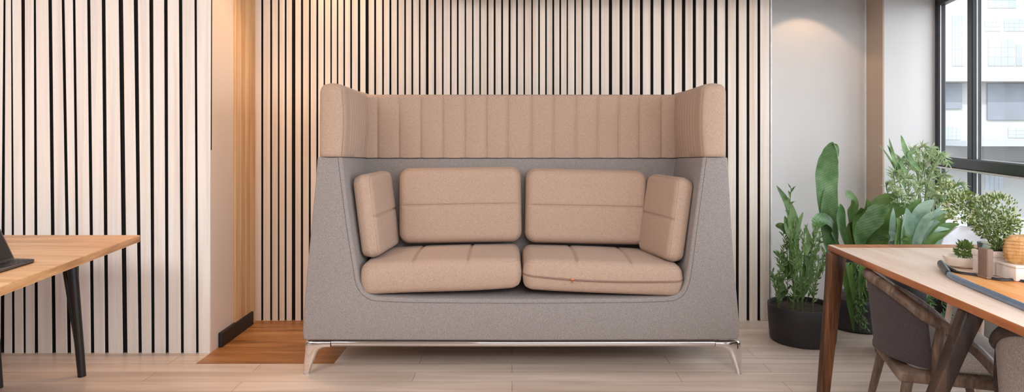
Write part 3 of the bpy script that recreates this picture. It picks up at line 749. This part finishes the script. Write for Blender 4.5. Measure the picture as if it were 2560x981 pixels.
# white box planter with the flowering bush
d3 = 2.40
bx0, bx1 = X(2462,d3), X(2536,d3)
bp = thing('box_planter', ((bx0+bx1)/2,d3+0.05,ZTB), 'blush box planter holding a large pale-flecked bush on the table', 'potted plant')
zb0, zb1 = ZTB+0.001, Z(630,d3)
obj('planter', join(box(bx0,bx1,d3,d3+0.065,zb0,zb1-0.022,0.004,2), box(bx0-0.003,bx1+0.003,d3-0.003,d3+0.068,zb1-0.022,zb1,0.003,2)), M['whitebox'], bp, 0.5)
obj('soil', box(bx0+0.008,bx1-0.008,d3+0.008,d3+0.057,zb1-0.002,zb1+0.003), M['soil'], bp)
cb = Vector((X(2494,d3+0.035),d3+0.033,0))
st = []
random.seed(5)
for k in range(9):
    st.append(tube(crom([Vector((cb.x+rnd(-.02,.03),cb.y+rnd(-.012,.012),zb1)), Vector((cb.x+rnd(-.06,.05),cb.y+rnd(-.05,.05),zb1+0.08)), Vector((cb.x+rnd(-.11,.07),cb.y+rnd(-.08,.08),zb1+rnd(.14,.2)))],4), 0.0022, 5))
obj('stems', join(*st), M['stem'], bp)
gs = bush((X(2488,d3+0.06),d3+0.06,Z(548,d3)), (0.085,0.075,0.088), 2800, 0.0145, 0.0075, 21, 0.15)
gs += bush((X(2418,d3+0.06),d3+0.08,Z(525,d3)), (0.065,0.06,0.062), 950, 0.0145, 0.0075, 22, 0.2)
gs += bush((X(2500,d3+0.06),d3+0.05,Z(608,d3)), (0.055,0.05,0.038), 500, 0.017, 0.0085, 23, 0.2)
gs += bush((X(2508,d3+0.03),d3+0.03,zb1+0.014), (0.042,0.03,0.022), 380, 0.0145, 0.0075, 25, 0.1)
gs += bush((X(2384,d3+0.06),d3+0.10,Z(478,d3)), (0.035,0.03,0.03), 160, 0.015, 0.007, 24, 0.1)
random.shuffle(gs); kf = int(len(gs)*0.34)
obj('foliage', join(*gs[kf:]), M['leaf_bush'], bp)
tag(obj('pale_foliage', join(*gs[:kf]), M['leaf_fleck'], bp), 'cream leaves')
# taupe block in front of the planter
db = 2.37
tb_ = tag(obj('taupe_block', join(box(X(2443,db),X(2460,db),db-0.05,db+0.0,zt,Z(618,db),0.006,3), box(X(2440,db),X(2463,db),db-0.054,db+0.004,zt,zt+0.008,0.003,2)), M['taupe'], None, 0.5, loc=(X(2451,db),db,zt)), 'slim upright taupe block between beige dish and box planter', 'block')
# clear tumbler behind the block
dg = 2.58
gm, nt_, b_ = new_mat('clear_glass_pale'); b_.inputs['Transmission Weight'].default_value = 0.85; b_.inputs['Base Color'].default_value = srgb(214,228,224); b_.inputs['Roughness'].default_value = 0.08; b_.inputs['IOR'].default_value = 1.2
gl = tag(obj('glass_tumbler', lathe([(0.024,ZTB+0.001),(0.026,ZTB+0.004),(0.031,Z(606,dg)),(0.029,Z(606,dg)),(0.024,ZTB+0.01),(0.004,ZTB+0.009)], X(2466,dg), dg, 28), gm, None, True, loc=(X(2466,dg),dg,ZTB)), 'small clear glass tumbler between the box planter and beige dish', 'glass')
# white box with the tan rattan drum
d4 = 2.30
wb2 = tag(obj('white_box', join(box(X(2529,d4),X(2650,d4),d4-0.02,d4+0.075,zt,Z(663,d4)-0.008,0.004,2), box(X(2527,d4),X(2652,d4),d4-0.023,d4+0.078,Z(663,d4)-0.008,Z(663,d4),0.003,2)), M['whitebox'], None, 0.5, loc=(X(2580,d4),d4,zt)), 'white lidded box under the tan rattan drum at the photo edge', 'box')
zdr = Z(663,d4)
dr_ = thing('rattan_drum', (X(2588,d4),d4+0.028,zdr), 'round tan rattan basket standing on the white lidded box', 'basket')
rr_ = X(2588,d4)-X(2527,d4)
obj('body', lathe([(rr_*0.78,zdr+0.001),(rr_*0.95,zdr+0.018),(rr_,zdr+0.045),(rr_*0.93,zdr+0.078),(rr_*0.75,zdr+0.098),(rr_*0.3,zdr+0.102)], X(2588,d4), d4+0.028, 40, 1.0, 0.55), M['rattan'], dr_, 0.8)
rings = []
for k in range(7):
    z_ = zdr+0.012+0.012*k; q = math.sin(PI*(0.25+0.5*(k+0.5)/7)); rk = rr_*(0.80+0.22*q-0.0)
    rings.append(tube([Vector((X(2588,d4)+rk*0.985*math.cos(2*PI*j/28), d4+0.028+rk*0.985*0.55*math.sin(2*PI*j/28), z_)) for j in range(28)], 0.0014, 5, closed=True))
obj('weave_rings', join(*rings), M['rattan'], dr_, True)

# ================================================================== CHAIRS UNDER THE TABLE
def tub_chair(name, loc, rot, label, group, mb, mseat, mfr, s=1.0):
    """faces local +X; back at local -X; size ~0.46 wide (local Y)"""
    m = Matrix.Translation(loc) @ Matrix.Rotation(rot,4,'Z') @ Matrix.Scale(s,4)
    t = thing(name, loc, label, 'chair', group)
    hw = 0.22
    # curved backrest panel
    outer_, rows = [], 7
    def bp_(a, z, rr):                                  # a: angle -1..1 around the back
        an = a*1.05; ex = 0.13
        return Vector((-0.075-ex*(math.cos(an)-0.5)*2*1.0+ (1-rr)*0.16-0.10*(z-0.40), hw*math.sin(an)/math.sin(1.05)*(1.0+0.08*(z-0.4)), z))
    vs, fs = [], []; na = 17
    for off in (1.0, 0.88):
        for j in range(rows):
            for i in range(na):
                a_ = -1+2*i/(na-1); zt_ = 0.655-0.10*abs(a_)**2.2; z = 0.36+(zt_-0.36)*j/(rows-1); vs.append(m @ bp_(a_, z, off))
    B = rows*na
    for j in range(rows-1):
        for i in range(na-1):
            fs += [(j*na+i,j*na+i+1,(j+1)*na+i+1,(j+1)*na+i), (B+j*na+i,B+(j+1)*na+i,B+(j+1)*na+i+1,B+j*na+i+1)]
    for i in range(na-1):
        fs += [(i,B+i,B+i+1,i+1), ((rows-1)*na+i,(rows-1)*na+i+1,B+(rows-1)*na+i+1,B+(rows-1)*na+i)]
    for j in range(rows-1):
        fs += [(j*na,(j+1)*na,B+(j+1)*na,B+j*na), (j*na+na-1,B+j*na+na-1,B+(j+1)*na+na-1,(j+1)*na+na-1)]
    obj('backrest', bevel((vs,fs), 0.006, 2, 0.9), mb, t, 0.7)
    # bent wooden rail: over the back and down both arms to the seat frame
    path = []
    for k in range(21):
        a_ = -1+2*k/20; v = bp_(a_, 0.662-0.10*abs(a_)**2.2, 0.97); path.append(v)
    arm = lambda sy: [Vector((-0.02,sy*(hw+0.012),0.525)), Vector((0.08,sy*(hw+0.016),0.45)), Vector((0.17,sy*(hw+0.004),0.345))]
    full = arm(-1)[::-1]+path+arm(1)
    obj('arm_rail', tube([m @ v for v in crom(full,3)], 0.017*s, 10, flat=1.3), mfr, t, True)
    for sy in (-1,1):
        obj('arm_post', tube([m @ Vector((-0.03,sy*(hw+0.012),0.53)), m @ Vector((-0.045,sy*(hw+0.008),0.43)), m @ Vector((-0.05,sy*hw,0.33))], [0.015*s,0.017*s,0.015*s], 10, flat=1.4), mfr, t, True)
    obj('seat_frame', xf(box(-0.17,0.22,-hw,hw,0.30,0.345,0.015,3), m), mfr, t, 0.6)
    md = m @ Matrix.Translation((0.045,0,0.385))
    obj('seat', cushion(0.175, hw-0.025, 0.04, 0.06, 0.025, 0.012, 10, 10, deform=lambda v: md @ v), mseat, t, True)
    for sx in (-1,1):
        for sy in (-1,1):
            tp2 = Vector((0.02+sx*0.15, sy*(hw-0.03), 0.31)); bt = Vector((0.02+sx*0.21, sy*(hw+0.0), 0.0))
            obj('leg', tube([m @ tp2, m @ tp2.lerp(bt,.5), m @ bt], [0.019*s,0.016*s,0.012*s], 10), mfr, t, 0.9)
    return t
tub_chair('tub_chair', (1.69,2.62,0), -0.30, 'charcoal tub chair with bent brown arms left of the dark slanted table leg', None, M['chair_grey'], M['seat_linen'], M['bent'])
tub_chair('tub_chair', (1.77,1.98,0), 0.50, 'grey linen tub chair to the right of the dark slanted table leg', None, M['linen'], M['linen'], M['dark_leg'])
# white shell chair on the far side of the table
ws_ = thing('shell_chair', (2.30,3.12,0), 'white moulded shell chair whose rounded back rises behind the table', 'chair')
def wshell():
    vs, fs = [], []; na, rows = 15, 12
    def q(i, j, th):
        u = -1+2*i/(na-1); t = j/(rows-1)
        if t < 0.45:
            k = t/0.45; y = 2.96+0.30*k; z = 0.44-0.02*math.sin(PI*k); hwid = 0.15
        else:
            k = (t-0.45)/0.55; y = 3.26+0.10*math.sin(k*PI/2)*0.9; z = 0.44+0.325*k; hwid = 0.15*math.sqrt(max(0.03,1-(max(0,k-0.45)/0.57)**2))
        nrm = Vector((0,0,1)) if t < 0.45 else Vector((0,-1,0.25)).normalized()
        return Vector((2.30+u*hwid, y-0.05*u*u*(1 if t > 0.45 else 0), z+0.03*u*u*(1 if t < 0.45 else 0)))+nrm*th
    for th in (0.007,-0.007):
        for j in range(rows):
            for i in range(na): vs.append(q(i,j,th))
    B = na*rows
    for j in range(rows-1):
        for i in range(na-1): fs += [(j*na+i,j*na+i+1,(j+1)*na+i+1,(j+1)*na+i),(B+j*na+i,B+(j+1)*na+i,B+(j+1)*na+i+1,B+j*na+i+1)]
    for i in range(na-1): fs += [(i,B+i,B+i+1,i+1),((rows-1)*na+i,(rows-1)*na+i+1,B+(rows-1)*na+i+1,B+(rows-1)*na+i)]
    for j in range(rows-1): fs += [(j*na,(j+1)*na,B+(j+1)*na,B+j*na),(j*na+na-1,B+j*na+na-1,B+(j+1)*na+na-1,(j+1)*na+na-1)]
    return vs, fs
obj('shell', wshell(), M['shellwhite'], ws_, True)
for sx in (-1,1):
    for sy in (-1,1):
        obj('leg', tube([Vector((2.30+sx*0.12,3.12+sy*0.10,0.435)), Vector((2.30+sx*0.17,3.12+sy*0.15,0))], [0.014,0.010], 10), M['table_r'], ws_, 0.9)

# ================================================================== PLANTS ON THE FLOOR
def pot(t, cx, cy, r, z1, mat, taper=0.94, sy=1.0):
    w = 0.012
    obj('pot', lathe([(r*taper*0.93,0.001),(r*taper*0.985,0.006),(r*taper,0.02),(r*0.985,z1*0.6),(r,z1-0.004),(r-0.003,z1),(r-w+0.003,z1),(r-w,z1-0.004),(r-w-0.002,z1-0.035),(r*0.5,z1-0.034)], cx, cy, 56, 1.0, sy), mat, t, 0.7)
    obj('soil', lathe([(r-w-0.001,z1-0.034),(r-w-0.001,z1-0.026),(r*0.4,z1-0.022)], cx, cy, 40, 1.0, sy), M['soil'], t, True)

# --- front black pot with upright sprigs
c1 = Vector((1.742,3.90,0))
p1 = thing('sprig_planter', tuple(c1), 'low round black planter of upright leafy sprigs beside the walnut table leg', 'potted plant')
pot(p1, c1.x, c1.y, 0.196, 0.217, M['charcoal'])
random.seed(31)
def s1(px, py, d=3.88): return P(px, py, d)
gs, ss, big = [], [], []
stems = [  # (base px, top px, top py)
 (1965,1988,548),(1975,1978,470),(1950,1945,632),(1990,2012,575),(2000,2040,555),(2010,2052,590),(2020,2035,600),(1958,1962,610),(1985,2000,640),(2025,2060,625),(1972,1992,600),(2035,2070,640),(1945,1942,690),(2005,2022,620),(1992,1990,560),(2015,2046,565)]
for (b0, t0, ty) in stems:
    d0 = c1.y+rnd(-0.10,0.10); base = Vector((X(b0,c1.y), d0, 0.19)); top = P(t0+rnd(-4,4), ty, d0+rnd(-0.05,0.05))
    mid = base.lerp(top,0.55)+Vector((rnd(-.02,.02),rnd(-.02,.02),0))
    g, s = sprig([base, mid, top], 30, 0.042, 0.013, 0.12, 0.75); gs += g; ss.append(s)
    for k in range(2):
        q = base.lerp(top, rnd(.15,.7)); e2 = q+Vector((rnd(-.05,.05),rnd(-.05,.05),rnd(.08,.16)))
        g, s = sprig([q, q.lerp(e2,.5)+Vector((rnd(-.01,.01),0,0)), e2], 12, 0.034, 0.011, 0.1, 0.75); gs += g; ss.append(s)
obj('stems', join(*ss), M['stem'], p1)
obj('foliage', join(*gs), M['leaf_mid'], p1)
blades = [([(1978,690),(1982,580),(1972,520),(1941,464)],0.075),([(1978,600),(1968,570),(1962,540)],0.05),([(1975,590),(1955,568),(1938,564)],0.05),([(1990,600),(1996,560),(2008,530)],0.03),
 ([(1972,700),(1962,655),(1932,628)],0.045),([(1965,730),(1945,700),(1925,690)],0.035),([(1985,690),(1995,640),(1975,600)],0.05),([(2000,700),(2018,660),(2040,640)],0.05),([(1962,742),(1950,715),(1944,695)],0.06),([(1990,740),(1985,690),(1968,650)],0.05),([(2010,735),(2022,680),(2012,640)],0.05),([(2015,640),(2020,600),(2012,560)],0.035)]
for path, w in blades:
    d0 = c1.y+rnd(-.06,.06); obj('leaf', leaf([P(a_,b_2,d0+0.02*k) for k,(a_,b_2) in enumerate(path)], w, (0.2,-1,0.3), 0.3), M['leaf_deep'], p1, True)

# --- second pot with the tall banana-like leaf and broad arching leaves
c2 = Vector((2.22,4.17,0))
p2 = thing('broad_leaf_plant', tuple(c2), 'slate pot of broad arching leaves with one tall upright leaf behind the table corner', 'potted plant')
pot(p2, c2.x, c2.y, 0.185, 0.20, M['greypot'])
def bprof(t):
    if t < 0.18: return 0.10+0.02*t
    u = (t-0.18)/0.82
    return max(0.02, 0.12+0.95*math.sin(PI*min(1,u*0.92+0.06))**0.7-0.12*u) if u < 0.97 else 0.15
d0 = 4.12
def tallprof(t):
    ks = [(0,.16),(.167,.24),(.333,.46),(.46,.86),(.58,.92),(.667,1.0),(.80,.88),(.90,.60),(.96,.34),(1,.04)]
    for (a_, u), (b_2, v) in zip(ks[:-1], ks[1:]):
        if t <= b_2: q = (t-a_)/(b_2-a_); q = q*q*(3-2*q); return u+(v-u)*q
    return 0.06
obj('leaf', leaf([Vector((c2.x-.02,c2.y,0.18)), P(2091,640,d0), P(2082,575,d0), P(2069,510,d0), P(2066,440,d0), P(2071,395,d0-0.03), P(2081,355,d0-0.06)], 0.136, (-0.25,-1,0.1), 0.14, tallprof, 42, 0.008), M['leaf_banana'], p2, True)
obj('leaf', leaf([P(2080,362,d0-0.05), P(2087,362,d0-0.07), P(2093,376,d0-0.09), P(2095,394,d0-0.10)], 0.032, (0.4,-1,0.3), 0.3, None, 12), M['leaf_deep'], p2, True)
obj('leaf', leaf([Vector((c2.x-.03,c2.y,0.18)), P(2076,620,d0), P(2060,540,d0), P(2062,470,d0)], 0.10, (0.3,-1,0), 0.3, None, 18), M['leaf_banana'], p2, True)
random.seed(41)
broad = [([(2110,690),(2090,600),(2075,560),(2050,552),(2035,578)],0.10),([(2120,690),(2130,560),(2128,500),(2115,492)],0.11),([(2118,690),(2140,600),(2160,530),(2165,500)],0.13),([(2122,690),(2150,600),(2190,540),(2225,522)],0.13),
 ([(2125,690),(2165,610),(2215,560),(2262,560)],0.13),([(2128,690),(2170,630),(2230,600),(2262,625)],0.12),([(2115,690),(2105,580),(2100,510)],0.10),([(2125,690),(2180,585),(2235,530),(2290,520)],0.10),([(2118,690),(2132,610),(2150,560),(2152,520)],0.12),([(2124,690),(2185,600),(2240,580),(2285,600)],0.11),([(2122,690),(2160,580),(2200,510),(2245,490)],0.09)]
for k, (path, w) in enumerate(broad):
    d1 = 4.10-0.03*(k % 4)
    pts = [Vector((c2.x+rnd(-.04,.06), c2.y+rnd(-.04,.04), 0.18))]+[P(a_,b_2,d1-0.05*i) for i,(a_,b_2) in enumerate(path[1:])]
    obj('leaf', leaf(pts, w, (rnd(-.2,.4),-0.75,0.65), 0.22, lambda t: 0.08 if t < 0.25 else max(0.03, math.sin(PI*min(1,((t-0.25)/0.75)*0.93+0.06))**0.8), 20, 0.015), M['leaf_deep'] if k % 3 else M['leaf_banana'], p2, True)
# hanging foliage in front of the slate pot
for k, path in enumerate(([(2128,690),(2112,670),(2120,740),(2130,800),(2134,832)], [(2132,690),(2122,655),(2130,720),(2142,790)], [(2140,690),(2160,660),(2150,720),(2158,800)])):
    pts = [Vector((c2.x+0.02*k, c2.y-0.1, 0.19))]+[P(a_,b_2,3.93-0.0*i) for i,(a_,b_2) in enumerate(path[1:])]
    obj('leaf', leaf(pts, 0.045, (0.2,-1,0.2), 0.3, None, 18), M['leaf_deep'], p2, True)
gs, ss = [], []
for k in range(9):
    base = Vector((c2.x+rnd(-.05,.1), c2.y-rnd(0.05,.12), 0.19)); pk = P(rnd(2100,2170), rnd(655,700), 3.98); en = P(rnd(2140,2172), rnd(740,836), 3.92)
    g, s = sprig([base, pk, pk.lerp(en,.5)+Vector((.01,0,.01)), en], 34, 0.034, 0.012, 0.1, 0.8); gs += g; ss.append(s)
obj('stems', join(*ss), M['stem'], p2)
obj('foliage', join(*gs), M['leaf_mid'], p2)

# --- agave-like plant in a dark pot behind the table
c4 = Vector((2.17,3.66,0))
p4 = thing('agave_plant', tuple(c4), 'dark pot of silvery blue-green agave blades just beyond the table edge', 'potted plant')
pot(p4, c4.x, c4.y, 0.14, 0.46, M['charcoal'], 0.8)
random.seed(51)
blade_px = [((2240,545),0.09),((2265,520),0.09),((2225,590),0.08),((2300,500),0.085),((2335,500),0.08),((2372,520),0.08),((2398,560),0.08),((2405,600),0.07),((2285,560),0.10),((2260,590),0.09),((2350,545),0.09),((2320,530),0.09),((2388,590),0.08)]
blade_px += [((rnd(2228,2405), rnd(495,590)), rnd(0.03,0.05)) for _ in range(14)]
for k, ((tx,ty),w) in enumerate(blade_px):
    dd = c4.y+rnd(-.12,.08); base = Vector((c4.x+rnd(-.03,.05), c4.y+rnd(-.03,.03), 0.44)); tip = P(tx,ty,dd)
    mid = base.lerp(tip,0.55)+Vector((0,0,0.05+0.04*random.random()))
    obj('leaf', leaf([base, mid, tip], w, (0.15*(tx-2310)/90*-1,-0.8,0.6), 0.35, lambda t: 0.45+0.55*math.sin(PI*min(1,t*0.9+0.1)) if t < 0.6 else max(0.02,(1-t)/0.4)**0.8, 12), M['leaf_blue'] if k % 3 else M['leaf_deep'], p4, True)

# --- tall pale fern in a black pot by the pier
c3 = Vector((2.64,4.20,0))
p3 = thing('tall_fern', tuple(c3), 'tall pale feathery fern in a black pot below the window', 'potted plant')
pot(p3, c3.x, c3.y, 0.15, 0.24, M['charcoal'])
random.seed(61)
gs, ss = [], []
fr = [(2215,470),(2235,440),(2250,410),(2275,385),(2300,378),(2325,385),(2345,400),(2240,490),(2260,455),(2290,420),(2320,430),(2350,450),(2225,520),(2270,500),(2300,470),(2330,500),(2360,480),(2390,470),(2310,400),(2370,500)]
for (tx, ty) in fr:
    d1 = c3.y-rnd(0.05,0.35); base = Vector((c3.x+rnd(-.04,.04), c3.y+rnd(-.04,.04), 0.22)); tip = P(tx,ty,d1)
    mid = base.lerp(tip,0.6)+Vector((rnd(-.05,.02),0,0.06))
    g, s = sprig([base, mid, tip+Vector((0,0,0.02)), tip+Vector((0.05,-0.02,-0.02))], 60, 0.055, 0.011, 0.35, 0.85); gs += g; ss.append(s)
obj('stems', join(*ss), M['stem'], p3)
obj('foliage', join(*gs), M['leaf_pale'], p3)
for path, w in (([(2262,470),(2238,410),(2222,345)],0.034),([(2255,440),(2236,400),(2218,362)],0.028),([(2290,420),(2264,380),(2252,338)],0.045),([(2260,460),(2225,400),(2198,362)],0.016),([(2265,430),(2240,430),(2244,452)],0.024),([(2300,430),(2272,390),(2290,372)],0.035),([(2270,440),(2252,410),(2262,392)],0.03)):
    obj('leaf', leaf([P(a_,b_2,3.98) for a_,b_2 in path], w, (0.2,-1,0.1), 0.25), M['leaf_mid'], p3, True)
gs = []
for k in range(14):                                    # low fronds that arch out below the table top
    base = Vector((c3.x+rnd(-.05,.05), c3.y-rnd(0,.08), 0.22)); tip = P(rnd(2275,2372), rnd(770,808), 3.85); mid = base.lerp(tip,.5)+Vector((0,0,rnd(.05,.12)))
    g, s = sprig([base, mid, tip], 36, 0.045, 0.009, 0.15, 0.8); gs += g
obj('low_fronds', join(*gs), M['leaf_mid'], p3)

# ================================================================== LIGHT
w = bpy.data.worlds.new('World'); bpy.context.scene.world = w; w.use_nodes = True
bg = w.node_tree.nodes['Background']; bg.inputs[0].default_value = (0.92,0.96,1.0,1); bg.inputs[1].default_value = 3.6
def light(name, kind, loc, energy, col=(1,1,1), target=None, **kw):
    L = bpy.data.lights.new(name, kind); L.energy = energy; L.color = col
    for k, v in kw.items(): setattr(L, k, v)
    o = bpy.data.objects.new(name, L); C.objects.link(o); o.location = loc
    if target is not None:
        o.rotation_euler = (Vector(target)-Vector(loc)).to_track_quat('-Z','Y').to_euler()
    return o
light('sun', 'SUN', (-6,-8,12), 3.3, (1,0.98,0.95), (4,6,-4), angle=0.02)
light('fill_light', 'AREA', (1.1,-0.5,2.7), 156, (1,0.98,0.965), (0.5,3.6,0.7), shape='RECTANGLE', size=3.0, size_y=1.6)  # unseen fill added to light the sofa from the front
light('fill_light', 'AREA', (-2.5,1.0,2.7), 76, (1,0.985,0.97), (-2.5,2.0,0), shape='RECTANGLE', size=1.6, size_y=1.6)  # second added fill, for the left slats, desk and floor
light('warm_spot', 'SPOT', (-1.18,3.92,2.7), 18, (1,0.62,0.26), (-1.18,4.2,0.9), spot_size=1.6, spot_blend=0.8, shadow_soft_size=0.05)
light('warm_spot', 'SPOT', (-1.42,3.7,2.7), 44, (1,0.55,0.22), (-1.45,3.85,0), spot_size=1.15, spot_blend=0.8, shadow_soft_size=0.05)
light('wall_washer', 'SPOT', (2.15,4.50,2.29), 6, (1,0.64,0.38), (2.15,4.85,1.2), spot_size=1.56, spot_blend=0.2, shadow_soft_size=0.02)

# ================================================================== CAMERA
cam = bpy.data.cameras.new('camera'); co = bpy.data.objects.new('camera', cam); C.objects.link(co)
co.location = (0,0,H); co.rotation_euler = (PI/2,0,0)
cam.sensor_fit = 'HORIZONTAL'; cam.sensor_width = 36; cam.lens = 36*F/2560; cam.shift_y = (HY-490.5)/2560; cam.clip_start = 0.05
sc = bpy.context.scene; sc.camera = co
vs_ = sc.view_settings; vs_.view_transform = 'Standard'; vs_.look = 'None'; vs_.exposure = 0.16; vs_.gamma = 1.0; vs_.use_curve_mapping = False
